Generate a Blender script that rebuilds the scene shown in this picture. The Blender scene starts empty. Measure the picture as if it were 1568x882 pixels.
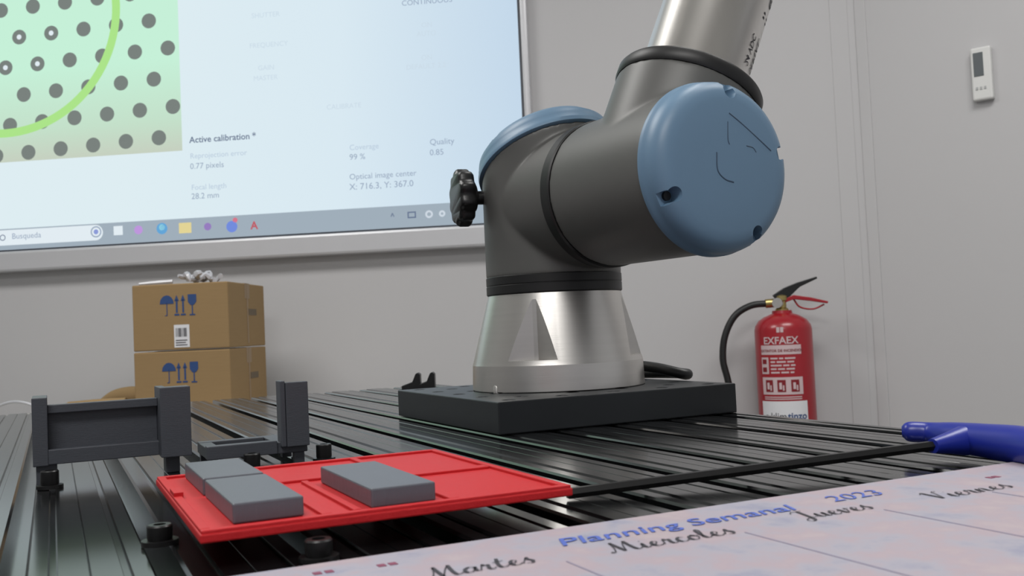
import bpy, bmesh, math, random
from mathutils import Vector, Matrix
random.seed(3)
sc = bpy.context.scene
sc.view_settings.view_transform = 'Standard'
sc.view_settings.look = 'None'

# ------------------------------------------------------------------ camera calibration
T = 0.80                      # machine table height
F = 1491.0                    # focal length, px on a 1568 px wide frame
CAM = Vector((0, 0, T + 0.078))
a, p, r = math.radians(25.36), math.radians(2.31), math.radians(2.58)
F0 = Vector((math.sin(a), math.cos(a), 0)); R0 = Vector((math.cos(a), -math.sin(a), 0)); U0 = Vector((0, 0, 1))
FW = math.cos(p)*F0 + math.sin(p)*U0
UP = math.cos(p)*U0 - math.sin(p)*F0
CU = math.cos(r)*UP + math.sin(r)*R0
CR = math.cos(r)*R0 - math.sin(r)*UP
cd = bpy.data.cameras.new('camera'); cam = bpy.data.objects.new('camera', cd)
sc.collection.objects.link(cam); sc.camera = cam
cam.matrix_world = Matrix(((CR.x, CU.x, -FW.x, CAM.x), (CR.y, CU.y, -FW.y, CAM.y), (CR.z, CU.z, -FW.z, CAM.z), (0, 0, 0, 1)))
cd.sensor_width = 36; cd.lens = F/1568*36; cd.clip_start = 0.01
cd.dof.use_dof = True; cd.dof.focus_distance = 0.66; cd.dof.aperture_fstop = 28

def ray(u, v):
    return FW + CR*((u-784)/F) + CU*((441-v)/F)
def P(u, v, z):
    d = ray(u, v); return CAM + d*((z-CAM.z)/d.z)
MV = Matrix(((R0.x, F0.x, 0, 0), (R0.y, F0.y, 0, 0), (0, 0, 1, 0), (0, 0, 0, 1)))
MW = MV @ Matrix.Translation((0, 2.9, 0)) @ Matrix.Rotation(math.radians(-6.03), 4, 'Z')
def plane_hit(M, u, v, y=0.0):
    Mi = M.inverted(); o = Mi @ CAM; d = Mi.to_3x3() @ ray(u, v)
    t = (y-o.y)/d.y; q = o + d*t; return q
def wp(u, v, y=0.0): return plane_hit(MW, u, v, y)

# ------------------------------------------------------------------ materials
def lin(c):
    return tuple(((x/255)/12.92 if x/255 <= 0.04045 else ((x/255+0.055)/1.055)**2.4) for x in c) + (1,)
def mat(name, rgb, rough=0.5, metal=0.0, spec=0.5, noise=0.0, nscale=20, bump=0.0, bscale=200, stretch=None, coat=0, ior=1.5):
    m = bpy.data.materials.new(name); m.use_nodes = True
    nt = m.node_tree; b = nt.nodes['Principled BSDF']
    b.inputs['Base Color'].default_value = lin(rgb); b.inputs['Roughness'].default_value = rough
    b.inputs['Metallic'].default_value = metal; b.inputs['Specular IOR Level'].default_value = spec
    b.inputs['Coat Weight'].default_value = coat; b.inputs['IOR'].default_value = ior
    tc = nt.nodes.new('ShaderNodeTexCoord'); mp = nt.nodes.new('ShaderNodeMapping')
    nt.links.new(tc.outputs['Object'], mp.inputs[0])
    if stretch: mp.inputs['Scale'].default_value = stretch
    if noise > 0:
        n = nt.nodes.new('ShaderNodeTexNoise'); n.inputs['Scale'].default_value = nscale; n.inputs['Detail'].default_value = 5
        nt.links.new(mp.outputs[0], n.inputs['Vector'])
        cr = nt.nodes.new('ShaderNodeMix'); cr.data_type = 'RGBA'
        c = lin(rgb)
        cr.inputs[6].default_value = tuple(x*(1-noise) for x in c[:3])+(1,)
        cr.inputs[7].default_value = tuple(min(1, x*(1+noise)) for x in c[:3])+(1,)
        nt.links.new(n.outputs['Fac'], cr.inputs[0]); nt.links.new(cr.outputs[2], b.inputs['Base Color'])
    if bump > 0:
        n2 = nt.nodes.new('ShaderNodeTexNoise'); n2.inputs['Scale'].default_value = bscale; n2.inputs['Detail'].default_value = 3
        nt.links.new(mp.outputs[0], n2.inputs['Vector'])
        bp = nt.nodes.new('ShaderNodeBump'); bp.inputs['Strength'].default_value = bump; bp.inputs['Distance'].default_value = 0.001
        nt.links.new(n2.outputs['Fac'], bp.inputs['Height']); nt.links.new(bp.outputs[0], b.inputs['Normal'])
    return m
def emi(name, rgb, s=1.0):
    m = bpy.data.materials.new(name); m.use_nodes = True; nt = m.node_tree
    for n in list(nt.nodes): nt.nodes.remove(n)
    e = nt.nodes.new('ShaderNodeEmission'); e.inputs[0].default_value = lin(rgb); e.inputs[1].default_value = s
    o = nt.nodes.new('ShaderNodeOutputMaterial'); nt.links.new(e.outputs[0], o.inputs[0]); return m

M_wall = mat('wall_paint', (188, 187, 188), 0.8, spec=0.2, noise=0.02, nscale=1.5, bump=0.05, bscale=300)
M_ceil = mat('ceiling_paint', (225, 225, 222), 0.9, noise=0.02, nscale=2)
M_floor = mat('floor_vinyl', (130, 128, 124), 0.5, noise=0.1, nscale=6)
M_alu = mat('black_anodised', (14, 15, 16), 0.16, metal=0.0, spec=0.5, ior=1.85)
M_slot = mat('slot_dark', (6, 6, 7), 0.5, spec=0.15)
M_plate = mat('mount_plate_black', (33, 36, 39), 0.42, spec=0.4, noise=0.15, nscale=30)
M_steel = mat('brushed_steel', (212, 209, 205), 0.33, metal=1.0, noise=0.06, nscale=12, stretch=(1, 1, 25), bump=0.03, bscale=60)
M_tube = mat('tube_aluminium', (208, 205, 201), 0.3, metal=1.0, noise=0.05, nscale=8, stretch=(10, 10, 1))
M_grey = mat('robot_grey', (94, 94, 92), 0.45, spec=0.45, noise=0.05, nscale=40, metal=0.15)
M_blue = mat('robot_blue', (104, 134, 160), 0.42, spec=0.45, noise=0.04, nscale=15)
M_blued = mat('robot_blue_dark', (60, 80, 102), 0.5)
M_blk = mat('black_rubber', (20, 20, 21), 0.45, noise=0.1)
M_blkp = mat('black_plastic', (14, 14, 15), 0.38, noise=0.1)
M_red = mat('red_print', (186, 24, 30), 0.5, spec=0.35, noise=0.10, nscale=60, bump=0.3, bscale=400, stretch=(1, 8, 1))
M_hold = mat('holder_grey_print', (66, 69, 76), 0.5, noise=0.08, nscale=60, bump=0.15, bscale=300, stretch=(1, 1, 8))
M_block = mat('block_grey_print', (86, 89, 97), 0.42, noise=0.05, nscale=80, bump=0.15, bscale=300, stretch=(8, 1, 1))
M_wblue = mat('handle_blue', (28, 42, 140), 0.35, noise=0.05)
M_card = mat('cardboard', (146, 121, 86), 0.8, spec=0.2, noise=0.06, nscale=25, stretch=(1, 1, 10))
M_tape = mat('box_tape', (136, 111, 79), 0.35, noise=0.05)
M_bluei = mat('blue_ink', (38, 68, 118), 0.6, noise=0.05)
M_white = mat('white_label', (215, 215, 218), 0.6, noise=0.03)
M_ink = mat('black_ink', (46, 44, 52), 0.6, noise=0.05)
M_ered = mat('extinguisher_red', (150, 16, 30), 0.32, spec=0.5, noise=0.04, coat=0.2)
M_brass = mat('brass', (178, 160, 105), 0.35, metal=1.0, noise=0.06)
M_frame = mat('screen_frame', (196, 196, 199), 0.35, spec=0.5, noise=0.02, metal=0.2)
M_dark = mat('screen_bezel', (60, 64, 72), 0.4, noise=0.03)
M_ther = mat('thermostat_white', (212, 212, 210), 0.5, noise=0.02)
M_lcd = mat('lcd_grey', (95, 100, 103), 0.25, noise=0.05)
M_plas = mat('plastic_wrap', (180, 180, 185), 0.25, noise=0.2, nscale=30)
M_desk = mat('desk_laminate', (190, 186, 178), 0.5, noise=0.05)
M_pink = mat('script_blue', (74, 96, 176), 0.6, noise=0.05)

M_paper = bpy.data.materials.new('planner_paper'); M_paper.use_nodes = True
nt = M_paper.node_tree; b = nt.nodes['Principled BSDF']; b.inputs['Roughness'].default_value = 0.5
b.inputs['Specular IOR Level'].default_value = 0.35
tc = nt.nodes.new('ShaderNodeTexCoord'); n = nt.nodes.new('ShaderNodeTexNoise'); n.inputs['Scale'].default_value = 38; n.inputs['Detail'].default_value = 8
n.inputs['Roughness'].default_value = .65
nt.links.new(tc.outputs['Object'], n.inputs['Vector'])
cr = nt.nodes.new('ShaderNodeValToRGB'); e = cr.color_ramp.elements
e[0].position = 0.32; e[0].color = lin((140, 141, 160)); e[1].position = 0.68; e[1].color = lin((172, 160, 163))
x = e.new(0.45); x.color = lin((159, 156, 167)); x = e.new(0.56); x.color = lin((165, 151, 159))
nt.links.new(n.outputs['Fac'], cr.inputs[0]); nt.links.new(cr.outputs[0], b.inputs['Base Color'])

# ------------------------------------------------------------------ mesh helpers
def empty(name, loc=(0, 0, 0)):
    o = bpy.data.objects.new(name, None); sc.collection.objects.link(o); o.location = loc
    o.empty_display_size = 0.05; return o
def finish(o, parent):
    if parent is not None:
        o.parent = parent; o.matrix_parent_inverse = Matrix.Translation(parent.location).inverted()
def add(name, verts, faces, m, parent=None, M=None, smooth=None, bevel=0, seg=2, uvdummy=None):
    vs = [Vector(v) for v in verts]
    if M is not None: vs = [M @ v for v in vs]
    lo = Vector([min(v[i] for v in vs) for i in range(3)]); hi = Vector([max(v[i] for v in vs) for i in range(3)])
    c = (lo+hi)/2
    me = bpy.data.meshes.new(name); me.from_pydata([v-c for v in vs], [], faces)
    bm = bmesh.new(); bm.from_mesh(me); bmesh.ops.recalc_face_normals(bm, faces=bm.faces)
    if smooth is not None:
        for f in bm.faces: f.smooth = True
        for ed in bm.edges:
            if len(ed.link_faces) == 2 and ed.calc_face_angle(0) > math.radians(smooth): ed.smooth = False
    bm.to_mesh(me); bm.free()
    o = bpy.data.objects.new(name, me); sc.collection.objects.link(o); o.location = c
    if isinstance(m, (list, tuple)):
        for k in m: me.materials.append(k)
    else: me.materials.append(m)
    if bevel > 0:
        bv = o.modifiers.new('bevel', 'BEVEL'); bv.width = bevel; bv.segments = seg; bv.limit_method = 'ANGLE'; bv.angle_limit = math.radians(40)
    finish(o, parent)
    return o
BF = [(0, 1, 3, 2), (4, 6, 7, 5), (0, 4, 5, 1), (2, 3, 7, 6), (0, 2, 6, 4), (1, 5, 7, 3)]
def bverts(lo, hi): return [(x, y, z) for x in (lo[0], hi[0]) for y in (lo[1], hi[1]) for z in (lo[2], hi[2])]
def box(name, lo, hi, m, parent=None, M=None, bevel=0.0, seg=2):
    return add(name, bverts(lo, hi), BF, m, parent, M, bevel=bevel, seg=seg)
def boxes(name, lst, m, parent=None, M=None, bevel=0.0):
    vs, fs = [], []
    for lo, hi in lst:
        k = len(vs); vs += bverts(lo, hi); fs += [tuple(i+k for i in f) for f in BF]
    return add(name, vs, fs, m, parent, M, bevel=bevel)
def frame(o, z, xh=None):
    z = Vector(z).normalized(); xh = Vector(xh) if xh is not None else (Vector((1, 0, 0)) if abs(z.x) < 0.9 else Vector((0, 1, 0)))
    x = (xh - z*xh.dot(z)).normalized(); y = z.cross(x); o = Vector(o)
    return Matrix(((x.x, y.x, z.x, o.x), (x.y, y.y, z.y, o.y), (x.z, y.z, z.z, o.z), (0, 0, 0, 1)))
def lathe_data(prof, seg=72):
    vs, fs, rings = [], [], []
    for (rr, z) in prof:
        if rr < 1e-6: rings.append([len(vs)]); vs.append((0, 0, z))
        else:
            k = len(vs); rings.append(list(range(k, k+seg)))
            vs += [(rr*math.cos(2*math.pi*i/seg), rr*math.sin(2*math.pi*i/seg), z) for i in range(seg)]
    for A, B in zip(rings, rings[1:]):
        for i in range(seg):
            j = (i+1) % seg
            if len(A) == 1 and len(B) == 1: continue
            if len(A) == 1: fs.append((A[0], B[i], B[j]))
            elif len(B) == 1: fs.append((A[i], A[j], B[0]))
            else: fs.append((A[i], A[j], B[j], B[i]))
    if len(rings[0]) > 1: fs.append(tuple(reversed(rings[0])))
    if len(rings[-1]) > 1: fs.append(tuple(rings[-1]))
    return vs, fs
def lathe(name, prof, m, parent=None, M=None, seg=72, smooth=35):
    vs, fs = lathe_data(prof, seg); return add(name, vs, fs, m, parent, M, smooth=smooth)
def catmull(pts, n=8):
    if len(pts) < 3: return pts
    out = []; q = [pts[0]*2-pts[1]] + pts + [pts[-1]*2-pts[-2]]
    for i in range(1, len(q)-2):
        for k in range(n):
            t = k/n; p0, p1, p2, p3 = q[i-1:i+3]
            out.append(0.5*((2*p1)+(p2-p0)*t+(2*p0-5*p1+4*p2-p3)*t*t+(3*p1-p0-3*p2+p3)*t**3))
    out.append(q[-2]); return out
def sweep(name, pts, rad, m, parent=None, M=None, seg=14, n=8, flat=1.0):
    if not isinstance(rad, (list, tuple)): rad = [rad]*len(pts)
    pp = catmull([Vector((*Vector(q), w)) for q, w in zip(pts, rad)], n)
    P3 = [Vector(q[:3]) for q in pp]; R = [q[3] for q in pp]
    vs, fs = [], []; up = Vector((0, 0, 1))
    t0 = (P3[1]-P3[0]).normalized()
    if abs(t0.z) > 0.9: up = Vector((1, 0, 0))
    nx = t0.cross(up).normalized()
    for i, c in enumerate(P3):
        t = (P3[min(i+1, len(P3)-1)] - P3[max(i-1, 0)]).normalized()
        nx = (nx - t*nx.dot(t)).normalized(); ny = nx.cross(t)
        for k in range(seg):
            an = 2*math.pi*k/seg; vs.append(c + nx*R[i]*math.cos(an) + ny*R[i]*flat*math.sin(an))
    for i in range(len(P3)-1):
        for k in range(seg):
            j = (k+1) % seg; fs.append((i*seg+k, i*seg+j, (i+1)*seg+j, (i+1)*seg+k))
    fs.append(tuple(range(seg-1, -1, -1))); e0 = (len(P3)-1)*seg; fs.append(tuple(range(e0, e0+seg)))
    return add(name, vs, fs, m, parent, M, smooth=50)
def merge(parts):
    vs, fs = [], []
    for v, f in parts:
        k = len(vs); vs += [Vector(q) for q in v]; fs += [tuple(i+k for i in g) for g in f]
    return vs, fs
def cyl_data(A, B, rad, seg=64):
    A, B = Vector(A), Vector(B); M = frame(A, B-A); L = (B-A).length
    v, f = lathe_data([(rad, 0), (rad, L)], seg); return [M @ Vector(q) for q in v], f
def bake(o):
    dg = bpy.context.evaluated_depsgraph_get(); dg.update()
    me = bpy.data.meshes.new_from_object(o.evaluated_get(dg)); o.modifiers.clear(); o.data = me
def boolean(o, cv, cf, smooth=35):
    c = add('cutter', cv, cf, M_slot)
    md = o.modifiers.new('b', 'BOOLEAN'); md.operation = 'DIFFERENCE'; md.solver = 'EXACT'; md.object = c
    bpy.context.view_layer.update(); bake(o); bpy.data.objects.remove(c)
    bm = bmesh.new(); bm.from_mesh(o.data)
    for f in bm.faces: f.smooth = True
    for ed in bm.edges: ed.smooth = not (len(ed.link_faces) == 2 and ed.calc_face_angle(0) > math.radians(smooth))
    bm.to_mesh(o.data); bm.free()
def remesh(o, vox=0.0016, it=14):
    md = o.modifiers.new('r', 'REMESH'); md.mode = 'VOXEL'; md.voxel_size = vox; md.use_smooth_shade = True
    ms = o.modifiers.new('s', 'SMOOTH'); ms.factor = 0.5; ms.iterations = it
    bpy.context.view_layer.update(); bake(o)
def text_data(body, shear=0.0, bold=0.0, ext=0.0):
    c = bpy.data.curves.new('t', 'FONT'); c.body = body; c.size = 1; c.shear = shear; c.offset = bold; c.extrude = ext; c.resolution_u = 3
    o = bpy.data.objects.new('t', c); sc.collection.objects.link(o); bpy.context.view_layer.update()
    dg = bpy.context.evaluated_depsgraph_get(); me = o.evaluated_get(dg).to_mesh()
    vs = [v.co.copy() for v in me.vertices]; fs = [tuple(q.vertices) for q in me.polygons]
    o.evaluated_get(dg).to_mesh_clear(); bpy.data.objects.remove(o); bpy.data.curves.remove(c)
    return vs, fs

# ------------------------------------------------------------------ room
cx = wp(1338, 500).x
Cor = MW @ Vector((cx, 0, 0)); Cor.z = 0
CorV = MV.inverted() @ Cor
MW2 = MV @ Matrix.Translation((CorV.x, CorV.y, 0)) @ Matrix.Rotation(math.radians(-39), 4, 'Z')
H = 2.75
box('wall_back', (-3.3, 0, 0), (cx+0.08, 0.1, H), M_wall, None, MW)
box('wall_right', (0, 0, 0), (3.2, 0.1, H), M_wall, None, MW2)
box('wall_left', (-3.4, -5.2, 0), (-3.3, 0.1, H), M_wall, None, MW)
box('floor', (-3.4, -5.2, -0.1), (3.7, 0.2, 0), M_floor, None, MW)
box('ceiling', (-3.4, -5.2, H), (3.7, 0.2, H+0.1), M_ceil, None, MW)
boxes('trim_1', [((-0.002, -0.004, 0.1), (0.03, 0.002, H))], M_wall, None, MW2, bevel=0.002)
box('baseboard_back', (-3.3, -0.012, 0), (cx, 0, 0.09), M_ceil, None, MW)
jx = wp(1292, 400).x
box('trim_2', (jx, -0.002, 0.09), (jx+0.05, 0.0, H), M_wall, None, MW, bevel=0.001)

# ------------------------------------------------------------------ projection screen
scr = empty('projection_screen', MW @ Vector((-1.2, -0.03, 1.9)))
yS = -0.03
xr = wp(797, 120, yS).x; xl = xr-2.75; zt = 2.62
zb = (wp(0, 374, yS).z + wp(740, 352, yS).z)/2
def ramp_emission(name, axis, stops):
    m = bpy.data.materials.new(name); m.use_nodes = True; nt = m.node_tree
    for n in list(nt.nodes): nt.nodes.remove(n)
    eN = nt.nodes.new('ShaderNodeEmission'); oN = nt.nodes.new('ShaderNodeOutputMaterial'); nt.links.new(eN.outputs[0], oN.inputs[0])
    tc = nt.nodes.new('ShaderNodeTexCoord'); sx = nt.nodes.new('ShaderNodeSeparateXYZ'); nt.links.new(tc.outputs['Generated'], sx.inputs[0])
    cr = nt.nodes.new('ShaderNodeValToRGB'); e = cr.color_ramp.elements
    e[0].position, e[0].color = stops[0][0], lin(stops[0][1]); e[1].position, e[1].color = stops[-1][0], lin(stops[-1][1])
    for s in stops[1:-1]: q = e.new(s[0]); q.color = lin(s[1])
    nt.links.new(sx.outputs[axis], cr.inputs[0]); nt.links.new(cr.outputs[0], eN.inputs[0]); return m
E_bg = ramp_emission('screen_white', 0, [(0.55, (222, 237, 242)), (0.8, (217, 233, 242)), (1.0, (196, 216, 234))])
box('screen_back', (xl-0.02, -0.028, zb-0.01), (xr+0.02, 0.0, zt), M_frame, scr, MW)
def quad(name, x0, z0, x1, z1, m, y, parent=scr):
    vs = [(x0, y, z0), (x1, y, z0), (x1, y, z1), (x0, y, z1)]
    return add(name, vs, [(0, 1, 2, 3)], m, parent, MW)
quad('screen_image', xl, zb, xr, zt-0.05, E_bg, yS)
boxes('bezel', [((xr, -0.034, zb-0.012), (xr+0.006, -0.02, zt)), ((xl-0.01, -0.034, zb-0.006), (xr+0.006, -0.02, zb))], M_dark, scr, MW)
boxes('casing', [((xr+0.006, -0.040, zb-0.07), (xr+0.028, 0, zt)), ((xl-0.03, -0.050, zb-0.070), (xr+0.028, 0, zb-0.006)),
                 ((xl-0.03, -0.05, zt-0.05), (xr+0.028, 0, zt+0.02))], M_frame, scr, MW, bevel=0.008)
def uiq(name, u0, v0, u1, v1, m, y):
    um = (v0+v1)/2
    x0 = wp(u0, um, y).x; x1 = wp(u1, um, y).x; mu = (u0+u1)/2; z0 = wp(mu, v1, y).z; z1 = wp(mu, v0, y).z
    return quad(name, x0, z0, x1, z1, m, y)
E_green = ramp_emission('camera_view_green', 2, [(0.0, (198, 208, 192)), (0.10, (196, 224, 202)), (0.3, (198, 240, 216))])
gx1 = wp(276, 120, yS).x; gz0 = wp(140, 240, yS).z; gx0 = xl+0.05
quad('camera_view', gx0, gz0, gx1, zt-0.2, E_green, yS-0.001)
E_dot = emi('dot_grey', (122, 130, 126)); E_wh = emi('ui_white', (226, 236, 242)); E_ring = emi('ring_green', (172, 228, 138))
E_txt = emi('ui_text_grey', (150, 166, 188)); E_txt2 = emi('ui_text_dark', (104, 118, 144)); E_faint = emi('ui_text_faint', (186, 203, 220))
E_bar = emi('taskbar', (160, 174, 186))
O = wp(58, 98, yS); Av = wp(107.3, 92, yS)-O; Bv = wp(37, 145, yS)-O
vs, fs = [], []; wv, wf = [], []
for i in range(-26, 12):
    for j in range(-12, 5):
        c = O + Av*i + Bv*j
        rr = 0.0235
        if c.x > gx1-0.015 or c.x < gx0+0.03 or c.z < gz0+0.015 or c.z > zt-0.23: continue
        k = len(vs); vs += [(c.x+rr*math.cos(t*math.pi/12), yS-0.002, c.z+rr*math.sin(t*math.pi/12)) for t in range(24)]; fs.append(tuple(range(k, k+24)))
        if (i, j) in ((0, 0), (-1, 0), (0, -1), (-2, 0), (-1, -1)):
            k = len(wv); wv += [(c.x+.008*math.cos(t*math.pi/8), yS-0.0026, c.z+.008*math.sin(t*math.pi/8)) for t in range(16)]; wf.append(tuple(range(k, k+16)))
add('calibration_dots', vs, fs, E_dot, scr, MW); add('dot_centres', wv, wf, E_wh, scr, MW)
q1, q2, q3 = wp(178, 0, yS), wp(147, 120, yS), wp(0, 205, yS)
def circ(A, B, C):
    ax, ay, bx, by, cx_, cy_ = A.x, A.z, B.x, B.z, C.x, C.z
    d = 2*(ax*(by-cy_)+bx*(cy_-ay)+cx_*(ay-by))
    ux = ((ax*ax+ay*ay)*(by-cy_)+(bx*bx+by*by)*(cy_-ay)+(cx_*cx_+cy_*cy_)*(ay-by))/d
    uy = ((ax*ax+ay*ay)*(cx_-bx)+(bx*bx+by*by)*(ax-cx_)+(cx_*cx_+cy_*cy_)*(bx-ax))/d
    return ux, uy, math.hypot(ax-ux, ay-uy)
ux, uz, ur = circ(q1, q2, q3)
vs, fs = [], []
N = 96
for i in range(N):
    an = 2*math.pi*i/N
    for rr in (ur-0.013, ur+0.013): vs.append((ux+rr*math.cos(an), yS-0.003, uz+rr*math.sin(an)))
for i in range(N):
    j = (i+1) % N; fs.append((2*i, 2*j, 2*j+1, 2*i+1))
add('fit_circle', vs, fs, E_ring, scr, MW)
def ui(body, u, v, px, m, bold=0.0, y=yS-0.0022):
    b0 = wp(u, v, y); s = px*2.9/F
    vs, fs = text_data(body, 0, bold)
    return add('ui_text', [(b0.x+q.x*s, y, b0.z+q.y*s) for q in vs], fs, m, scr, MW)
ui('Active calibration *', 290, 219, 14, E_txt2, 0.015)
ui('Reprojection error', 291, 243, 12, E_faint); ui('0.77 pixels', 291, 259, 13, E_txt)
ui('Focal length', 293, 291, 12, E_faint); ui('28.2 mm', 293, 305, 13, E_txt)
ui('Coverage', 535, 230, 12, E_faint); ui('99 %', 535, 245, 13, E_txt)
ui('Quality', 658, 222, 13, E_txt); ui('0.85', 658, 238, 13, E_txt)
ui('Optical image center', 535, 275, 12.5, E_txt); ui('X: 716.3, Y: 367.0', 535, 291, 14, E_txt)
ui('CONTINUOUS', 615, 9, 12, E_txt)
E_ff = emi('ui_text_ghost', (203, 219, 231))
for (u, v, t) in ((645, 42, 'ON'), (638, 56, 'AUTO'), (645, 92, 'ON'), (622, 107, 'DEFAULT 2.2'), (385, 28, 'SHUTTER'), (382, 74, 'FREQUENCY'), (395, 108, 'GAIN'), (388, 124, 'MASTER'), (500, 168, 'CALIBRATE')):
    ui(t, u, v, 11, E_ff)
tb = wp(140, 343, yS).z
quad('taskbar', xl, zb, xr, tb, E_bar, yS-0.001)
A = wp(158, 357, yS); hh = 0.024; vs = []
cxp = A.x-hh; zc = wp(100, 359, yS).z
for t in range(-12, 13): vs.append((cxp+hh*math.cos(t*math.pi/24), yS-0.0015, zc+hh*math.sin(t*math.pi/24)))
for t in range(12, 37): vs.append((cxp-0.38+hh*math.cos(t*math.pi/24), yS-0.0015, zc+hh*math.sin(t*math.pi/24)))
add('search_pill', vs, [tuple(range(len(vs)))], E_wh, scr, MW)
ui('Busqueda', 18, 366, 13, E_txt)
def disc(name, u, v, rp, m, y=yS-0.002, inner=0):
    c = wp(u, v, y); s = 2.9/F; vs, fs = [], []
    if inner:
        for i in range(24):
            an = i*math.pi/12
            for q in (inner, rp): vs.append((c.x+q*s*math.cos(an), y, c.z+q*s*math.sin(an)))
        fs = [(2*i, 2*((i+1) % 24), 2*((i+1) % 24)+1, 2*i+1) for i in range(24)]
    else:
        vs = [(c.x+rp*s*math.cos(i*math.pi/12), y, c.z+rp*s*math.sin(i*math.pi/12)) for i in range(24)]; fs = [tuple(range(24))]
    return add(name, vs, fs, m, scr, MW)
disc('search_icon', 4, 364, 5, E_txt2, inner=3.6); disc('assistant_icon', 147, 355, 9, E_txt, inner=7); disc('assistant_core', 147, 355, 4, emi('i0', (140, 155, 215)))
for (u, v, c, rp) in ((212, 352, (190, 150, 220), 7), (248, 350, (100, 165, 215), 9), (318, 347, (150, 125, 190), 6), (355, 347, (115, 140, 220), 9)):
    disc('task_icon', u, v, rp, emi('ic%d' % u, c))
disc('task_icon_dot', 360, 337, 4, emi('icr', (215, 120, 140))); disc('task_icon_core', 248, 348, 5, emi('icg', (150, 215, 225)))
uiq('task_icon_window', 174, 346, 188, 360, E_wh, yS-0.002); uiq('task_icon_folder', 274, 341, 293, 357, emi('icy', (226, 212, 150)), yS-0.002)
ui('A', 384, 351, 17, emi('icred', (190, 95, 105)), 0.03)
ui('^', 598, 336, 14, E_txt2, 0.01); uiq('tray_icon_screen', 624, 324, 637, 334, E_txt2, yS-0.002); uiq('tray_icon_screen_in', 626, 326, 635, 332, E_bar, yS-0.0025)
E_tr = emi('tray_light', (205, 215, 225))
disc('tray_icon', 657, 328, 6, E_tr, inner=3); disc('tray_icon', 677, 327, 5, E_tr, inner=2)

# ------------------------------------------------------------------ thermostat
def wp2(u, v, y=0.0): return plane_hit(MW2, u, v, y)
th = empty('thermostat', MW2 @ Vector((wp2(1502, 110).x, 0, wp2(1502, 110).z)))
A = wp2(1487, 112, -0.02); Bq = wp2(1519, 112, -0.02); z0 = wp2(1504, 153, -0.02).z; z1 = wp2(1500, 72, -0.02).z
box('body', (A.x, -0.022, z0), (Bq.x, 0.0, z1), M_ther, th, MW2, bevel=0.005)
w = Bq.x-A.x; h = z1-z0
box('lcd', (A.x+w*.14, -0.0235, z0+h*.45), (A.x+w*.62, -0.02, z0+h*.9), M_lcd, th, MW2, bevel=0.001)
boxes('buttons', [((A.x+w*.2+i*w*.2, -0.024, z0+h*.2), (A.x+w*.3+i*w*.2, -0.02, z0+h*.25)) for i in range(3)], mat('button_grey', (170, 172, 172), .5), th, MW2)

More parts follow.
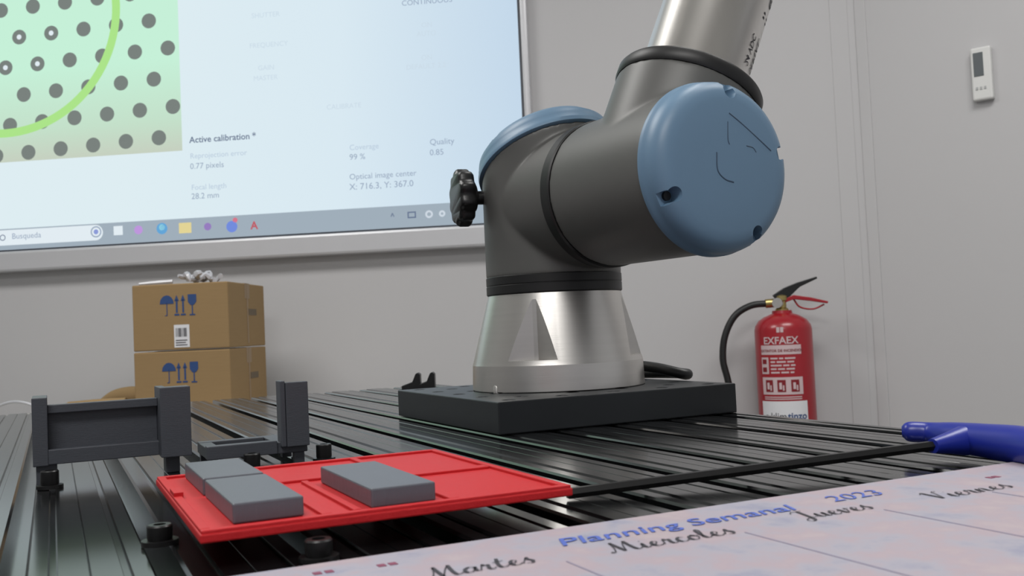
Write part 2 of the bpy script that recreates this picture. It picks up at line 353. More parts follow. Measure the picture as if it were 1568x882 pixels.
# ------------------------------------------------------------------ desk + cardboard boxes
MBX = MV @ Matrix.Translation((0, 2.45, 0)) @ Matrix.Rotation(math.radians(-3), 4, 'Z')
def bp(u, v): return plane_hit(MBX, u, v, 0)
bx0 = bp(203, 490).x; bx1 = bp(350, 485).x; zt1 = bp(276, 434).z; zm = bp(276, 536).z; bh = zt1-zm; zl = zm-bh
desk = empty('side_desk', MBX @ Vector((bx0, 0.1, zl)))
boxes('top', [((bx0-0.5, -0.05, zl-0.03), (bx1+0.35, 0.36, zl))], M_desk, desk, MBX, bevel=0.002)
boxes('legs', [((x, y, 0), (x+0.04, y+0.04, zl-0.03)) for x in (bx0-0.48, bx1+0.29) for y in (-0.03, 0.30)], M_frame, desk, MBX)
for k, (zz0, zz1) in enumerate(((zl, zm-0.0025), (zm, zt1))):
    cb = empty('cardboard_box', MBX @ Vector(((bx0+bx1)/2, 0.15, zz0)))
    box('carton', (bx0, 0, zz0+0.0005), (bx1, 0.30, zz1), M_card, cb, MBX, bevel=0.003)
    hgt = zz1-zz0; W = bx1-bx0
    boxes('tape', [((bx0-0.0006, 0.13, zz1-0.04), (bx1+0.0006, 0.17, zz1+0.0006)), ((bx0+0.001, 0.146, zz1), (bx1-0.001, 0.150, zz1+0.001)),
                   ((bx1-0.0005, 0.145, zz0+0.01), (bx1+0.0009, 0.155, zz1))], M_tape, cb, MBX)
    s = hgt; cxm = (bx0+bx1)/2-0.003; zc = zz0+hgt*0.68; y = -0.0008
    V, Fc = [], []
    def poly(pts):
        k2 = len(V); V.extend([(cxm+px*s*1.08, y, zc+pz*s) for px, pz in pts]); Fc.append(tuple(range(k2, k2+len(pts))))
    poly([(-.27, 0.02)]+[(-.17+.1*math.cos(t), .02+.13*math.sin(t)) for t in [math.pi-i*math.pi/8 for i in range(1, 9)]])
    poly([(-.176, -.16), (-.164, -.16), (-.164, .04), (-.176, .04)]); poly([(-.20, -.16), (-.164, -.16), (-.164, -.148), (-.20, -.148)])
    for ax in (-.03, .06):
        poly([(ax-.012, -.12), (ax+.012, -.12), (ax+.012, .08), (ax-.012, .08)]); poly([(ax-.032, .06), (ax+.032, .06), (ax, .15)])
        poly([(ax-.035, -.16), (ax+.035, -.16), (ax+.035, -.135), (ax-.035, -.135)])
    poly([(.13, .15), (.13, .04), (.165, -.01), (.215, -.01), (.25, .04), (.25, .15)]); poly([(.182, -.15), (.198, -.15), (.198, 0), (.182, 0)]); poly([(.15, -.165), (.23, -.165), (.23, -.145), (.15, -.145)])
    add('handling_symbols', V, Fc, M_bluei, cb, MBX)
    if k == 1:
        xa, xb = bx0+W*.43, bx0+W*.59
        add('label', [(xa, -.0006, zz0+hgt*.04), (xb, -.0006, zz0+hgt*.04), (xb, -.0006, zz0+hgt*.38), (xa, -.0006, zz0+hgt*.38)], [(0, 1, 2, 3)], M_white, cb, MBX)
        lst = []
        for i in range(9):
            q = xa+(xb-xa)*(.12+i*.085); lst.append(((q, -0.0012, zz0+hgt*.2), (q+random.choice((.001, .0022)), -0.0008, zz0+hgt*.33)))
        lst += [((xa+.004, -0.0012, zz0+hgt*(.07+.035*i)), (xb-.006-.004*(i % 2), -0.0008, zz0+hgt*(.083+.035*i))) for i in range(3)]
        boxes('label_print', lst, M_ink, cb, MBX)
    boxes('side_mark', [((bx1+0.0002, 0.16, zz0+hgt*.5), (bx1+0.0008, 0.225, zz0+hgt*.60))], mat('faint_mark%d' % k, (105, 92, 75), .8, noise=.05), cb, MBX)
pw = empty('plastic_wrap', MBX @ Vector((bx0+.1, .1, zt1)))
for k in range(5):
    pts = [Vector((bp(262+i*6+k*3, 430).x, 0.06+0.02*k+random.uniform(-.02, .02), zt1+0.008+random.uniform(0, .022))) for i in range(7)]
    sweep('fold', pts, [random.uniform(.004, .009) for _ in pts], M_plas, pw, MBX, seg=6, n=3)
sweep('fold', [Vector((bp(202, 434).x+.01, .02, zt1+.004)), Vector((bp(230, 434).x, .03, zt1+.006)), Vector((bp(255, 434).x, .04, zt1+.008))], [.004, .006, .006], M_plas, pw, MBX, seg=6)
rl = empty('paper_roll', MBX @ Vector((bx0-.1, .1, zl+.03)))
sweep('roll', [Vector((bp(125, 606).x, .12, zl+.03)), Vector((bp(150, 600).x, .1, zl+.05)), Vector((bp(180, 595).x, .09, zl+.053)), Vector((bp(198, 592).x, .1, zl+.050))], [.02, .022, .027, .02], M_card, rl, MBX)
sweep('roll_end', [Vector((bp(100, 612).x, .02, zl+.03)), Vector((bp(150, 607).x, .0, zl+.03)), Vector((bp(190, 603).x, .01, zl+.03))], [.02, .025, .025], M_card, rl, MBX)

# ------------------------------------------------------------------ fire extinguisher
yE = -0.115
ec = wp(1202, 560, yE); ex = ec.x
def ez(v): return wp(1202, v, yE).z
RE = 0.0775
fe = empty('fire_extinguisher', MW @ Vector((ex, yE, ez(560))))
ME = MW @ Matrix.Translation((ex, yE, 0))
zs = ez(505); zb_ = zs-0.43
lathe('cylinder', [(0, zb_-.01), (RE*.8, zb_-.01), (RE*.95, zb_), (RE, zb_+.015), (RE, zs), (RE*.96, zs+.013), (RE*.84, zs+.027), (RE*.62, zs+.038), (RE*.36, zs+.046), (RE*.34, zs+.054), (0, zs+.054)], M_ered, fe, ME, seg=64)
zn = zs+.05
lathe('valve', [(0, zn), (.018, zn), (.018, zn+.008), (.013, zn+.012), (.013, zn+.03), (.017, zn+.032), (.017, zn+.044), (.010, zn+.048), (0, zn+.048)], M_brass, fe, ME, seg=24)
lathe('gauge', [(0, 0), (.014, 0), (.014, .012), (0, .012)], M_steel, fe, ME @ frame((-.012, -.018, zn+.025), (-.4, -1, 0)), seg=24)
def exy(u, v, y=yE): q = wp(u, v, y); return Vector((q.x-ex, y-yE, q.z))
def lever(name, pts, wd, th_, m):
    pts = [Vector(q) for q in pts]; vs, fs = [], []
    for i, q in enumerate(pts):
        t = (pts[min(i+1, len(pts)-1)]-pts[max(i-1, 0)]).normalized(); nn = Vector((-t.z, 0, t.x))
        h2 = th_[i]
        for sy in (-wd, wd):
            for sn in (-h2, h2): vs.append(q+Vector((0, sy, 0))+nn*sn)
    for i in range(len(pts)-1):
        k = 4*i; fs += [(k, k+1, k+5, k+4), (k+2, k+6, k+7, k+3), (k, k+4, k+6, k+2), (k+1, k+3, k+7, k+5)]
    k = 4*(len(pts)-1); fs += [(0, 2, 3, 1), (k, k+1, k+3, k+2)]
    return add(name, vs, fs, m, fe, ME, bevel=.0015)
lever('squeeze_lever', [exy(1188, 459), exy(1205, 447), exy(1222, 436), exy(1250, 425)], .010, [.015, .014, .007, .003], M_blkp)
lever('carry_handle', [exy(1196, 462), exy(1215, 455), exy(1240, 458), exy(1267, 463)], .010, [.006, .006, .005, .003], M_ered)
sweep('pull_ring', [exy(1215, 458), exy(1225, 470), exy(1245, 473), exy(1262, 466)], .0025, M_ered, fe, ME, seg=8)
sweep('hose', [exy(1196, 465), exy(1178, 465), exy(1150, 468), exy(1125, 484), exy(1110, 515), exy(1107, 550), exy(1114, 580), exy(1120, 610), exy(1124, 660), exy(1124, 720)], .0095, M_blk, fe, ME)
sweep('hose_fitting', [exy(1196, 465), exy(1186, 464), exy(1172, 465)], .0125, M_brass, fe, ME)
sweep('nozzle', [exy(1124, 715), exy(1126, 760)], [.012, .018], M_blk, fe, ME)
boxes('bracket', [((-.02, .03, zs-.05), (.02, -yE-.001, zs+.0)), ((-.03, -yE-.006, zs-.09), (.03, -yE-.0005, zs+.04))], M_frame, fe, ME)
c0 = math.atan2(-1, -0.28)
def cylmap(ang, z, R=RE+.0008): return (R*math.cos(ang), R*math.sin(ang), z)
def patch(name, d0, d1, v0, v1, m, R=RE+.0006):
    vs, fs = [], []; n_ = 12
    for i in range(n_+1):
        an = c0+(d0+(d1-d0)*i/n_)/RE
        vs += [cylmap(an, ez(v1), R), cylmap(an, ez(v0), R)]
    for i in range(n_): fs.append((2*i, 2*i+2, 2*i+3, 2*i+1))
    return add(name, vs, fs, m, fe, ME, smooth=60)
patch('lower_label', -.066, .066, 611, 660, M_white)
M_lred = mat('label_dark_red', (125, 20, 30), .5, noise=.03)
M_lwht = mat('label_print_white', (198, 176, 178), .6, noise=.03)
patch('frame_top', -.06, .055, 527, 541, M_lwht)
patch('icon_row', -.06, .055, 575, 601, M_lwht)
for dx in (-.048, -.014, .022):
    patch('icon_inner', dx, dx+.022, 579, 597, M_lred, RE+.0012)
    patch('icon_figure', dx+.005, dx+.012, 583, 593, M_lwht, RE+.0018)
    patch('icon_figure', dx+.014, dx+.018, 587, 595, M_lwht, RE+.0018)
patch('panel', -.06, -.036, 545, 570, M_lwht)
for i in range(5):
    x0_ = -.03
    for wv_ in ((.020, .011, .028), (.013, .024, .018), (.03, .016, .012), (.016, .018, .022), (.024, .02, .01))[i]:
        patch('print_line', x0_, x0_+wv_, 545.5+i*5.3, 548+i*5.3, M_lwht); x0_ += wv_+.004
for i in range(2): patch('print_line', -.055, .05, 604+i*3, 605.5+i*3, M_lwht)
for i in range(2): patch('pictogram', -.056, -.042, 548+i*12, 555+i*12, M_lred, RE+.0012)
for s_ in (-1, 1): patch('crest', s_*.005-.004, s_*.005+.004, 500, 508, M_lwht)
def cyltext(body, size, d, v, m, bold=0.0, R=RE+.0014):
    vs, fs = text_data(body, 0, bold); w_ = max(q.x for q in vs)
    return add('label_text', [cylmap(c0+(d+(q.x-w_/2)*size)/RE, ez(v)+q.y*size, R) for q in vs], fs, m, fe, ME)
cyltext('EXFAEX', .027, 0, 525, M_lwht, .02)
cyltext('EXTINTOR DE INCENDIOS', .0098, 0, 537, M_lred, .015)
cyltext('e.klim', .026, -.025, 638, M_ink, .0); cyltext('tinzo', .026, .035, 638, M_bluei, .02)

# ------------------------------------------------------------------ slotted table
XR, XL, YF, YN = 0.506, -0.75, 1.338, -0.45
tab = empty('slotted_machine_table', (0, 0.5, T-0.02))
pit = 0.05; prof = []
k0 = int((XL-0.035)/pit)+1
xs = [0.035+pit*k for k in range(k0, 10)]
prof.append((XL, -0.04)); prof.append((XL, 0))
for x0 in xs:
    for (dx, z) in ((-.0254, 0), (-.0250, -.0006), (-.0246, 0), (-.0150, 0), (-.0144, -.0015), (-.0122, -.0015), (-.0116, -.0003), (-.0056, -.0003), (-.0045, -.0014), (-.0045, -.014), (.0045, -.014), (.0045, -.0014), (.0056, -.0003), (.0116, -.0003), (.0122, -.0015), (.0144, -.0015), (.0150, 0)):
        if x0+dx < XR-0.001: prof.append((x0+dx, z))
prof.append((XR, 0)); prof.append((XR, -0.04))
n_ = len(prof); vs = [(x, YN, T+z) for x, z in prof]+[(x, YF, T+z) for x, z in prof]
fs = [(i, i+1, n_+i+1, n_+i) for i in range(n_-1)]+[(n_-1, 0, n_, 2*n_-1), tuple(range(n_-1, -1, -1)), tuple(range(n_, 2*n_))]
add('slotted_top', vs, fs, M_alu, tab)
boxes('legs', [((x, y, 0), (x+.08, y+.08, T-.04)) for x in (XL+.02, XR-.1) for y in (YN+.02, YF-.1)], M_frame, tab, bevel=.003)
boxes('rails', [((XL+.02, YN+.02, T-.11), (XR-.02, YN+.06, T-.04)), ((XL+.02, YF-.06, T-.11), (XR-.02, YF-.02, T-.04))], M_frame, tab)

# ------------------------------------------------------------------ mounting plate
tp = 0.024; ZP = T+tp
fc = P(765, 667, T); rc = P(1137, 632, T); lc = P(607, 637, T)
px0, px1, py0, py1 = fc.x, min(rc.x, XR), fc.y, lc.y
plate = box('robot_mounting_plate', (px0, py0, T+.0002), (px1, py1, ZP), M_plate, bevel=0)
parts = []
for i in range(9):
    for j in range(9):
        X = px0+.016+i*(px1-px0-.032)/8; Y = py0+.016+j*(py1-py0-.032)/8
        if 1 <= i <= 7 and 1 <= j <= 7 and not (i in (1, 7) or j in (1, 7)): continue
        if (i+j) % 2: continue
        parts.append(cyl_data((X, Y, ZP-.010), (X, Y, ZP+.01), .0050, 20))
boolean(plate, *merge(parts))
bv = plate.modifiers.new('bevel', 'BEVEL'); bv.width = .0009; bv.segments = 2; bv.limit_method = 'ANGLE'
plate.data.polygons.foreach_set('use_smooth', [False]*len(plate.data.polygons))

# ------------------------------------------------------------------ robot arm
ax = P(855.5, 592, ZP)
rob = empty('robot_arm', (ax.x, ax.y, ZP))
MR = Matrix.Translation((ax.x, ax.y, ZP)) @ MV
be = math.radians(59.5)
hv = Vector((math.cos(be), -math.sin(be), 0)); qv = Vector((math.sin(be), math.cos(be), 0)); zv = Vector((0, 0, 1))
g = math.radians(24.8); Aa = zv*math.cos(g)+qv*math.sin(g)
zc = 0.1585
base = lathe('base', [(0, .0003), (.0750, .0003), (.0755, .001), (.0748, .022), (.0740, .0245), (.0585, .082), (0, .082)], M_steel, rob, MR, seg=128, smooth=25)
parts = []
for k in range(4):
    an = math.radians(-90-19+90*k); rd = Vector((math.cos(an), math.sin(an), 0)); tg = Vector((-math.sin(an), math.cos(an), 0))
    ri = .0600; ha = math.radians(62); L = .05
    pA = rd*ri - tg*.0018; pB = rd*ri + tg*.0018
    pC = pB + (rd*math.cos(ha)+tg*math.sin(ha))*L; pD = pA + (rd*math.cos(ha)-tg*math.sin(ha))*L
    pts2 = [pA, pB, pC, rd*.12, pD]
    V_ = [MR @ (q+Vector((0, 0, z))) for z in (.0262, .11) for q in pts2]
    parts.append((V_, [(0, 1, 2, 3, 4), (9, 8, 7, 6, 5)]+[(i, (i+1) % 5, 5+(i+1) % 5, 5+i) for i in range(5)]))
boolean(base, *merge(parts), smooth=10)
lathe('joint_ring', [(0, .0815), (.0585, .0815), (.0598, .0828), (.0598, .0895), (.0594, .0899), (.0594, .0903), (.0598, .0907), (.0598, .0972), (.0585, .0985), (0, .0985)], M_blk, rob, MR, seg=96)
k_ = 0.46; z0p = .1970
seg = 96; v1 = []; f1 = []
Rs = .0595
for i in range(seg):
    an = 2*math.pi*i/seg; v1.append(Vector((Rs*math.cos(an), Rs*math.sin(an), .096)))
for i in range(seg):
    an = 2*math.pi*i/seg; q = Vector((Rs*math.cos(an), Rs*math.sin(an), 0)); q.z = z0p+k_*q.dot(hv); v1.append(q)
f1 = [(i, (i+1) % seg, seg+(i+1) % seg, seg+i) for i in range(seg)]+[tuple(range(seg-1, -1, -1)), tuple(range(seg, 2*seg))]
v2, f2 = cyl_data(zv*zc, zv*zc+hv*.080, .058, 96)
sh = add('shoulder_housing', *merge([(v1, f1), (v2, f2)]), M_grey, rob, MR); remesh(sh, .0015, 12)
tn = (zv - hv*k_).normalized(); tl = (hv + zv*k_).normalized()
MC = frame(zv*(z0p-.001), tn, tl) @ Matrix.Diagonal((math.sqrt(1+k_*k_), 1, 1, 1))
capprof = [(0, 0), (.0605, 0), (.0618, .001), (.0618, .0045), (.0606, .0058), (.0602, .010), (.0585, .0155), (.0535, .0210), (.045, .0240), (.03, .0256), (.015, .0262), (0, .0264)]
capo = lathe('shoulder_cap', capprof, M_blue, rob, MR @ MC, seg=96, smooth=60)
parts = []
for an in (100, 190, 280, 10):
    an = math.radians(an); c = MR @ MC @ Vector((.052*math.cos(an), .052*math.sin(an), .018)); ax_ = (MR.to_3x3() @ tn)
    parts.append(cyl_data(c, c+ax_*.03, .0055, 24))
boolean(capo, *merge(parts), smooth=45)
def alongh(s): return zv*zc+hv*s
lathe('shoulder_ring', [(0, 0), (.0588, 0), (.0600, .0012), (.0600, .0108), (.0588, .012), (0, .012)], M_blk, rob, MR @ frame(alongh(.0775), hv, zv), seg=96)
C2 = alongh(.153)
v1, f1 = cyl_data(alongh(.0885), alongh(.2055), .0588, 96); v2, f2 = cyl_data(C2, C2+Aa*.0725, .0560, 96)
up_ = add('upper_arm_housing', *merge([(v1, f1), (v2, f2)]), M_grey, rob, MR); remesh(up_, .0015, 22)
SC = .204
MC2 = frame(alongh(SC), hv, qv)
cap2p = [(0, 0), (.0604, 0), (.0616, .001), (.0616, .005), (.0606, .0062), (.0604, .011), (.0592, .0160), (.0564, .0200), (.0519, .0226), (.046, .0236), (.03, .0246), (0, .0252)]
cap2 = lathe('upper_arm_cap', cap2p, M_blue, rob, MR @ MC2, seg=96, smooth=60)
parts = []; screws = []
hw = MR.to_3x3() @ hv
ysign = 1 if (MC2.to_3x3() @ Vector((0, 1, 0))).z > 0 else -1
for an in (84, 12, -62, 204):
    an = math.radians(an); dl = Vector((math.cos(an), ysign*math.sin(an), 0))
    c = MR @ MC2 @ (dl*.0525+Vector((0, 0, .012)))
    parts.append(cyl_data(c, c+hw*.02, .0052, 24))
    c = MR @ MC2 @ (dl*.0580+Vector((0, 0, .0125)))
    parts.append(cyl_data(c, c+hw*.02, .0050, 24))
    screws.append(cyl_data(MC2 @ (dl*.0525+Vector((0, 0, .0118))), MC2 @ (dl*.0525+Vector((0, 0, .0142))), .0032, 16))
for q in parts: boolean(cap2, *q, smooth=45)
add('cap_screws', *merge(screws), M_blk, rob, MR, smooth=40)
def capline(pts): return [MC2 @ Vector((x, ysign*y, .0249-.0006*(math.hypot(x, y)/.03)**2)) for x, y in pts]
sweep('embossed_line', capline([(.002, .036), (.012, .030), (.026, .021), (.040, .012)]), .0006, M_blued, rob, MR, seg=6)
sweep('embossed_mark', capline([(-.012, .008), (-.012, -.004), (-.006, -.010), (.002, -.012)]), .0006, M_blued, rob, MR, seg=6)
sweep('embossed_mark', capline([(.000, .030), (-.001, .018), (.000, .014)]), .0005, M_blued, rob, MR, seg=6)
sweep('embossed_mark', capline([(.016, .014), (.022, .013), (.025, .010)]), .0005, M_blued, rob, MR, seg=6)
MA = frame(C2, Aa, hv)
tr0 = -.0155
def shf(pr): return [(q, z+tr0) for q, z in pr]
lathe('neck_ring', shf([(0, .0865), (.0562, .0865), (.0572, .088), (.0572, .0955), (.0560, .0975), (.046, .0985), (0, .0985)]), M_blk, rob, MR @ MA, seg=96)
lathe('upper_arm_tube', shf([(0, .098), (.0450, .098), (.0450, .101), (.0428, .1025), (.0412, .106), (.0412, .345), (.045, .356), (0, .356)]), M_tube, rob, MR @ MA, seg=96)
lathe('elbow_ring', [(0, .34), (.05, .34), (.05, .352), (0, .352)], M_blk, rob, MR @ MA, seg=64)
C3 = C2+Aa*.425
v1, f1 = cyl_data(C3-hv*.05, C3+hv*.05, .052, 64); v2, f2 = cyl_data(C3-Aa*.075, C3, .049, 64)
el = add('elbow_housing', *merge([(v1, f1), (v2, f2)]), M_grey, rob, MR); remesh(el, .002, 14)
lathe('elbow_cap', [(q*.87, z) for q, z in cap2p], M_blue, rob, MR @ frame(C3+hv*.049, hv, qv), seg=64, smooth=60)
Af = (zv*.35-qv*.94).normalized(); C4 = C3-hv*.10
v1, f1 = cyl_data(C4+hv*.05, C4-hv*.035, .046, 64); v2, f2 = cyl_data(C4, C4+Af*.07, .043, 64)
f_ = add('forearm_housing', *merge([(v1, f1), (v2, f2)]), M_grey, rob, MR); remesh(f_, .002, 14)
lathe('forearm_cap', [(q*.77, z) for q, z in cap2p], M_blue, rob, MR @ frame(C4-hv*.034, -hv, qv), seg=64, smooth=60)
lathe('forearm_tube', [(0, .069), (.035, .069), (.035, .30), (0, .30)], M_tube, rob, MR @ frame(C4, Af, hv), seg=64)
def tubetext(body, size, ang, t0, m):
    vs, fs = text_data(body, 0, .01); Rr = .0415
    return add('tube_print', [(Rr*math.cos(ang+q.y*size/Rr), Rr*math.sin(ang+q.y*size/Rr), t0+q.x*size) for q in vs], fs, m, rob, MR @ MA)
fl_ = MA.to_3x3().inverted() @ (qv*.62+hv*.78-Aa*(qv*.62+hv*.78).dot(Aa)).normalized(); anf = math.atan2(fl_.y, fl_.x)
tubetext('SERIAL', .010, anf, .101, M_ink); tubetext('24 VDC', .008, anf-.28, .101, M_ink); tubetext('II', .016, anf-.1, .145, M_ink); tubetext('e', .02, anf+.0, .160, M_ink)
kd = Vector((-.96, -.28, 0)).normalized(); kc = Vector((-.070, -.010, .169))
MK = frame(kc, kd, zv)
ol = [.0240+.0014*math.cos(10*2*math.pi*i/120) for i in range(120)]
vs, fs = [], []
for z, sfac in ((0, .90), (.0015, .97), (.003, 1), (.0105, 1), (.0125, .96), (.014, .88)):
    vs += [(ol[i]*sfac*math.cos(2*math.pi*i/120), ol[i]*sfac*math.sin(2*math.pi*i/120), z) for i in range(120)]
for l in range(5): fs += [(l*120+i, l*120+(i+1) % 120, (l+1)*120+(i+1) % 120, (l+1)*120+i) for i in range(120)]
fs += [tuple(range(119, -1, -1)), tuple(range(600, 720))]
add('knob_head', vs, fs, M_blkp, rob, MR @ MK, smooth=40)
lathe('knob_stem', [(0, -.022), (.006, -.022), (.006, -.006), (.012, -.004), (.013, 0), (0, 0)], M_blkp, rob, MR @ MK, seg=32)
sp = P(762, 602, ZP)
lathe('dowel', [(0, 0), (.0036, 0), (.0036, .005), (.0028, .0064), (0, .0068)], M_steel, rob, Matrix.Translation(sp), seg=20)
sweep('robot_cable', [Vector((.055, .042, .0125)), Vector((.074, .036, .0135)), Vector((.090, .026, .0115)), Vector((.105, .015, .0075)), Vector((.114, .013, .0050)), Vector((.117, .022, .0050)), Vector((.108, .045, .0050)), Vector((.08, .07, .0050))], .0048, M_blk, rob, MR)

# ------------------------------------------------------------------ small black clips at back edge
for (u, v) in ((630, 597), (652, 596)):
    c = P(u, v, T); cl = empty('wedge_clip', c)
    s = .024
    outl = [(-.5, 0), (.55, 0), (.55, .85), (.42, .95), (.3, .9), (.1, .45), (-.5, .25)]
    n_ = len(outl); vs = [(x*s, -.4*s, z*s+.0002) for x, z in outl]+[(x*s, .4*s, z*s+.0002) for x, z in outl]
    fs = [(i, (i+1) % n_, n_+(i+1) % n_, n_+i) for i in range(n_)]+[tuple(range(n_)), tuple(range(2*n_-1, n_-1, -1))]
    add('wedge', vs, fs, M_blkp, cl, Matrix.Translation(c) @ MV, bevel=.0008)
    boxes('foot', [((-.45*s, -.45*s, 0.0001), (.5*s, .45*s, .1*s))], M_blkp, cl, Matrix.Translation(c) @ MV)

# ------------------------------------------------------------------ red tray
tr = empty('red_part_tray', (.115, .42, T+.01))
tx0, tx1, ty0, ty1 = .0435, .187, .3460, .501; zt0 = T+.0096; zt2 = T+.0128; ztr = T+.0140
boxes('tray_floor', [((tx0, ty0, zt0), (tx1, ty1, zt2))], M_red, tr, bevel=.0006)
i_ = .0005; zr0 = zt2-.0010
rim = [((tx0+i_, ty0+i_, zr0), (tx1-i_, ty0+.004, ztr)), ((tx0+i_, ty1-.004, zr0), (tx1-i_, ty1-i_, ztr)), ((tx0+i_, ty0+.0045, zr0), (tx0+.004, ty1-.0045, ztr)), ((tx1-.004, ty0+.0045, zr0), (tx1-i_, ty1-.0045, ztr)),
       ((.0865, ty0+.0045, zr0), (.0905, .4395, ztr)), ((.0865, .4465, zr0), (.0905, ty1-.0045, ztr)), ((.0985, .3515, zr0), (.1015, .436, ztr)), ((.1360, ty0+.0045, zr0), (.1400, .418, ztr)), ((.0865, .440, zr0), (.1375, .446, ztr)),
       ((.138, .4185, zr0), (tx1-.0045, .4255, ztr)), ((.138, .4265, zr0), (.1415, ty1-.0045, ztr))]
for k, q in enumerate(rim): boxes('tray_rib', [q], M_red, tr, bevel=.0004)
boxes('tray_tab', [((tx0+.0007, .430, zr0), (tx0+.0045, .445, ztr+.0015))], M_red, tr)
def sbolt(name, x, y, ztop, rr=.0048, m=M_blkp):
    o = empty(name, (x, y, T)); Mt = Matrix.Translation((x, y, T))
    lathe('washer', [(0, .0001), (rr*1.45, .0001), (rr*1.45, .002), (0, .002)], m, o, Mt, seg=28)
    lathe('head', [(rr*.95, .0019), (rr, .003), (rr, ztop-.0006), (rr*.9, ztop), (rr*.5, ztop), (rr*.5, ztop-.003), (0, ztop-.003)], m, o, Mt, seg=28)
    return o
for (x, y) in ((.036, .405), (.082, .339), (.175, .515)):
    sbolt('clamp_bolt', x, y, .0078)
for (x, y) in ((.07, .455), (.15, .45), (.07, .485), (.15, .485)):
    lathe('standoff', [(0, .0001), (.005, .0001), (.005, .0097), (0, .0097)], M_blkp, tr, Matrix.Translation((x, y, T)), seg=20)
for (x0, x1, y0, y1) in ((.0562, .0815, .3570, .4265), (.0560, .0814, .4310, .4930), (.1062, .1318, .3545, .4310)):
    ob = box('grey_block', (x0, y0, zt2+.0001), (x1, y1, T+.0202), M_block, bevel=.0007)

# ------------------------------------------------------------------ grey printed holders
h1 = empty('part_holder', (.03, .62, T+.03))
zB = T+.0112
vsb = [((-.0115, .617, zB), (-.0035, .650, T+.0500)), ((-.0036, .626, zB+.0003), (.0562, .634, T+.0450)), ((-.0036, .621, T+.0405), (.0562, .6262, T+.0455)), ((-.0036, .6174, zB+.0005), (.0562, .630, zB+.009)),
       ((.0560, .604, zB), (.0730, .618, T+.0520)), ((.0562, .6176, zB+.0002), (.0610, .640, T+.0518)), ((-.0105, .6178, zB+.0007), (.070, .6495, zB+.005))]
for k, q in enumerate(vsb): boxes('holder_wall', [q], M_hold, h1, bevel=.0005)
boxes('holder_feet', [((-.010, .620, T+.0001), (.001, .632, zB+.001)), ((.060, .622, T+.0001), (.068, .636, zB+.001))], M_hold, h1, bevel=.0004)
h2 = empty('part_holder', (.11, .61, T+.03))
ox = .0035
for q in (((.1215, .6005, zB+.0002), (.1245, .6130, T+.0515)), ((.1247, .600, zB), (.1385, .6050, T+.0505)), ((.078, .604, zB-.004), (.1195, .612, zB+.004)), ((.0782, .6122, zB-.0038), (.086, .6415, zB+.003)),
          ((.119, .6055, zB-.0042), (.1383, .6552, zB+.0028)), ((.133, .6052, zB+.003), (.1383, .618, zB+.012)), ((.0784, .642, zB-.0036), (.1188, .65, zB+.0032))):
    boxes('holder_wall', [((q[0][0]+ox, q[0][1], q[0][2]), (q[1][0]+ox, q[1][1], q[1][2]))], M_hold, h2, bevel=.0005)
boxes('holder_feet', [((.083, .6055, T+.0001), (.088, .611, zB-.002)), ((.134, .607, T+.0001), (.140, .614, zB-.002)), ((.083, .6435, T+.0001), (.088, .649, zB-.002)), ((.134, .6435, T+.0001), (.140, .65, zB-.002))], M_hold, h2)
for (x, y, zt3) in ((.106, .596, .0100), (.152, .606, .0105), (.118, .67, .012), (-.003, .606, .0100)):
    sbolt('clamp_bolt', x, y, zt3)

# ------------------------------------------------------------------ hex wrench
hx = empty('t_handle_hex_wrench', P(1100, 720, T+.005))
s0 = P(868, 756, T+.0030); s1 = P(1446, 680, T+.0100)
d_ = (s1-s0).normalized(); vs, fs = lathe_data([(.0022, 0), (.0026, .0006), (.0026, (s1-s0).length)], 6)
add('shaft', vs, fs, M_blkp, hx, frame(s0, d_))
hp = [P(1381, 661, T+.0122), P(1392, 661, T+.0122), P(1425, 663, T+.0115), P(1460, 669, T+.0107), P(1510, 675, T+.0107), P(1570, 683, T+.0107), P(1620, 693, T+.0105), P(1632, 695, T+.0105)]
sweep('handle', hp, [.0030, .0056, .0060, .0080, .0090, .0098, .0085, .003], M_wblue, hx, seg=24, flat=.95)
sweep('handle_neck', [P(1428, 683, T+.0097), P(1450, 679, T+.0100), P(1475, 675, T+.0103)], [.0036, .0052, .0075], M_wblue, hx, seg=20)

# ------------------------------------------------------------------ weekly planner
pl = empty('weekly_planner_pad', (.2, .1, T))
zpp = T+.0035
box('pad', (-.09, -.10, T+.0002), (.497, .321, zpp), M_paper, pl, bevel=.0003)
def ptext(body, a0, a1, hgt, m, shear=.3, bold=.0, name='planner_text'):
    vs, fs = text_data(body, shear, bold); w_ = max(q.x for q in vs); A = P(a0[0], a0[1], zpp+.0003); B = P(a1[0], a1[1], zpp+.0003)
    B.y = A.y = (A.y+B.y)/2
    dx = (B-A)/w_
    return add(name, [A+dx*q.x+Vector((0, q.y*hgt/.7, 0)) for q in vs], fs, m, pl)
ptext('Planning Semanal', (864, 838), (1225, 777), .0105, M_pink, .35, .008)
ptext('2023', (1277, 768), (1362, 755), .0105, M_pink, .35, .0)
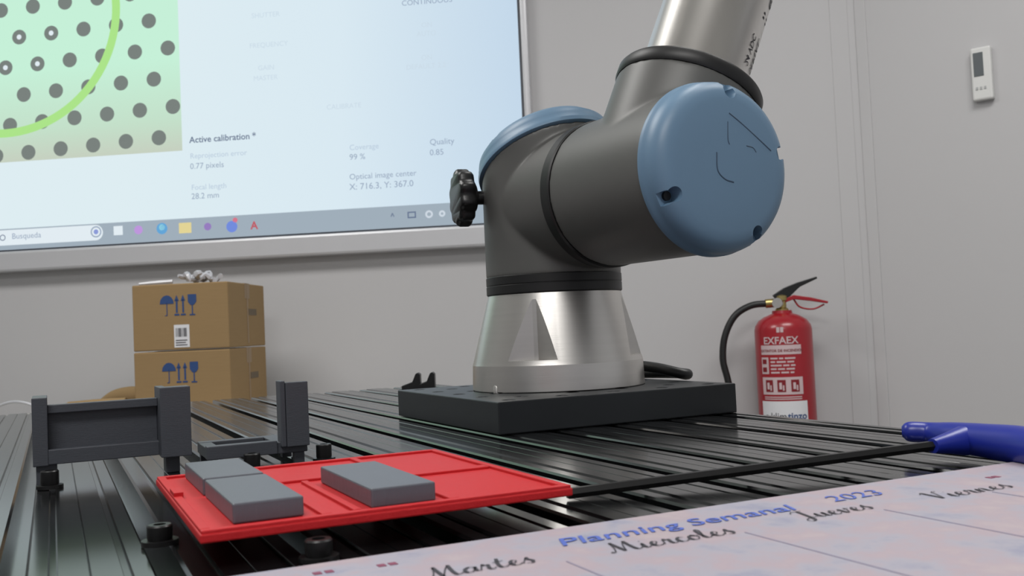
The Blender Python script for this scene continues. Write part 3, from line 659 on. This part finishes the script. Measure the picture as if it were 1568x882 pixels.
# hand-lettered day names: brush strokes swept along script letter paths
def S(*c): return [list(c)]
GL = {
 'a': (.62, [[(.46, .40), (.28, .46), (.08, .28), (.10, .04), (.28, .02), (.44, .22), (.48, .42), (.46, .10), (.62, .04)]]),
 'm': (1.0, [[(.0, .10), (.10, .44), (.10, .0)], [(.10, .18), (.28, .44), (.38, .36), (.38, .0)], [(.38, .18), (.58, .44), (.70, .36), (.70, .08), (.84, .0), (1.0, .10)]]),
 'r': (.55, [[(.0, .06), (.14, .50), (.20, .40), (.34, .42), (.30, .10), (.42, .0), (.55, .08)]]),
 't': (.48, [[(.26, .85), (.16, .40), (.16, .08), (.30, .0), (.48, .10)], [(.0, .52), (.42, .60)]]),
 'e': (.54, [[(.0, .12), (.26, .22), (.36, .38), (.24, .46), (.10, .26), (.16, .04), (.34, .0), (.54, .12)]]),
 's': (.50, [[(.0, .06), (.24, .52), (.26, .36), (.38, .18), (.30, .0), (.10, .02)]]),
 'i': (.34, [[(.0, .12), (.12, .44), (.10, .10), (.20, .0), (.34, .10)], [(.16, .66), (.18, .70)]]),
 'c': (.50, [[(.40, .38), (.26, .46), (.08, .28), (.12, .04), (.30, .0), (.50, .12)]]),
 'o': (.58, [[(.30, .46), (.10, .32), (.10, .06), (.28, .0), (.44, .16), (.42, .38), (.28, .46), (.40, .36), (.58, .38)]]),
 'l': (.40, [[(.0, .12), (.22, .55), (.30, .88), (.20, .92), (.12, .60), (.10, .10), (.22, .0), (.40, .12)]]),
 'n': (.70, [[(.0, .10), (.10, .44), (.10, .0)], [(.10, .18), (.30, .44), (.42, .36), (.42, .08), (.54, .0), (.70, .10)]]),
 'u': (.66, [[(.0, .14), (.10, .44), (.10, .10), (.24, .0), (.42, .18), (.46, .44)], [(.46, .44), (.44, .08), (.54, .0), (.66, .10)]]),
 'v': (.60, [[(.0, .30), (.12, .46), (.16, .10), (.26, .0), (.44, .30), (.42, .48), (.60, .40)]]),
 'M': (1.15, [[(-.15, .05), (.0, .0), (.16, .40), (.26, .95)], [(.26, .95), (.36, .30), (.42, .02)], [(.42, .02), (.62, .60), (.80, .95)], [(.80, .95), (.82, .30), (.92, .0), (1.15, .10)]]),
 'J': (.85, [[(.10, .78), (.30, .95), (.75, .92)], [(.55, .93), (.50, .30), (.40, -.20), (.16, -.30), (.10, -.10), (.40, .06), (.85, .10)]]),
 'V': (.80, [[(-.05, .80), (.12, .95), (.20, .50), (.28, .0)], [(.28, .0), (.50, .55), (.62, .92), (.80, .90)]]),
}
def script(word, a0, a1, hgt, m, pen=.0011):
    tot = sum(GL[c][0] for c in word); A = P(a0[0], a0[1], zpp+.0003); B = P(a1[0], a1[1], zpp+.0003); B.y = A.y = (A.y+B.y)/2
    sx_ = (B.x-A.x)/tot; x0 = 0; V, Fc = [], []
    for c in word:
        w_, strokes = GL[c]
        for st in strokes:
            pts = [Vector((A.x+(x0+q[0]+.25*q[1])*sx_, A.y+q[1]*hgt, 0)) for q in st]
            pts = catmull(pts, 5) if len(pts) > 2 else pts
            k = len(V)
            for i, q in enumerate(pts):
                t = (pts[min(i+1, len(pts)-1)]-pts[max(i-1, 0)]).normalized(); nn = Vector((-t.y, t.x, 0))
                wd_ = pen*(.42+.75*max(0, -t.y))
                V += [(q.x+nn.x*wd_/2, q.y+nn.y*wd_/2, zpp+.0003), (q.x-nn.x*wd_/2, q.y-nn.y*wd_/2, zpp+.0003)]
            for i in range(len(pts)-1): Fc.append((k+2*i, k+2*i+1, k+2*i+3, k+2*i+2))
        x0 += w_
    return add('day_name', V, Fc, m, pl)
script('Martes', (660, 884), (826, 860), .013, M_ink)
script('Miercoles', (945, 846), (1128, 814), .013, M_ink)
script('Jueves', (1235, 796), (1336, 776), .013, M_ink)
script('Viernes', (1440, 764), (1552, 744), .013, M_ink)
M_line = mat('planner_line', (135, 130, 148), .6, noise=.05)
yl = P(880, 838, zpp).y-.010
boxes('ruled_lines', [((P(u, v, zpp).x, -.09, zpp), (P(u, v, zpp).x+.0006, yl-.006, zpp+.0002)) for u, v in ((890, 870), (1175, 825), (1400, 790), (1560, 760))], M_line, pl)
M_flag = mat('flag_red', (125, 60, 85), .6, noise=.05)
fl = []
for (u, v) in ((494, 877), (592, 865), (1520, 731)):
    c = P(u, v, zpp)
    for dx in (-.003, .0008): fl.append(((c.x+dx, c.y-.0016, zpp), (c.x+dx+.0026, c.y+.0016, zpp+.0002)))
boxes('corner_marks', fl, M_flag, pl)

# ------------------------------------------------------------------ cable on the rear desk
cb = empty('grey_cable', P(20, 612, T))
sweep('cable', [Vector((bp(-60, 612).x, .05, zl+.008)), Vector((bp(-10, 609).x, .05, zl+.05)), Vector((bp(25, 609).x, .05, zl+.048)), Vector((bp(50, 618).x, .06, zl+.02)), Vector((bp(70, 630).x, .07, zl+.008))], .004, M_plas, cb, MBX)

# ------------------------------------------------------------------ lights
def panel(name, x, y, sx_, sy_, power):
    o = empty(name, MV @ Vector((x, y, H-.02)))
    M = MV @ Matrix.Translation((x, y, 0))
    boxes('panel_frame', [((-sx_/2-.02, -sy_/2-.02, H-.03), (sx_/2+.02, -sy_/2, H)), ((-sx_/2-.02, sy_/2, H-.03), (sx_/2+.02, sy_/2+.02, H)),
                          ((-sx_/2-.02, -sy_/2, H-.03), (-sx_/2, sy_/2, H)), ((sx_/2, -sy_/2, H-.03), (sx_/2+.02, sy_/2, H))], M_ther, o, M)
    L = bpy.data.lights.new(name+'_lamp', 'AREA'); L.shape = 'RECTANGLE'; L.size = sx_; L.size_y = sy_; L.energy = power; L.color = (1, .985, .965)
    lo = bpy.data.objects.new('lamp', L); sc.collection.objects.link(lo); lo.location = MV @ Vector((x, y, H-.025)); lo.rotation_euler = (0, 0, -a)
    finish(lo, o)
panel('ceiling_light', -1.4, 1.4, 1.2, .6, 32)
panel('ceiling_light', .9, 1.2, 1.2, .6, 32)
panel('ceiling_light', -.4, -1.0, 1.2, .6, 42)
wd = bpy.data.worlds.new('world'); sc.world = wd; wd.use_nodes = True
wd.node_tree.nodes['Background'].inputs[0].default_value = (.96, .97, 1, 1); wd.node_tree.nodes['Background'].inputs[1].default_value = .40
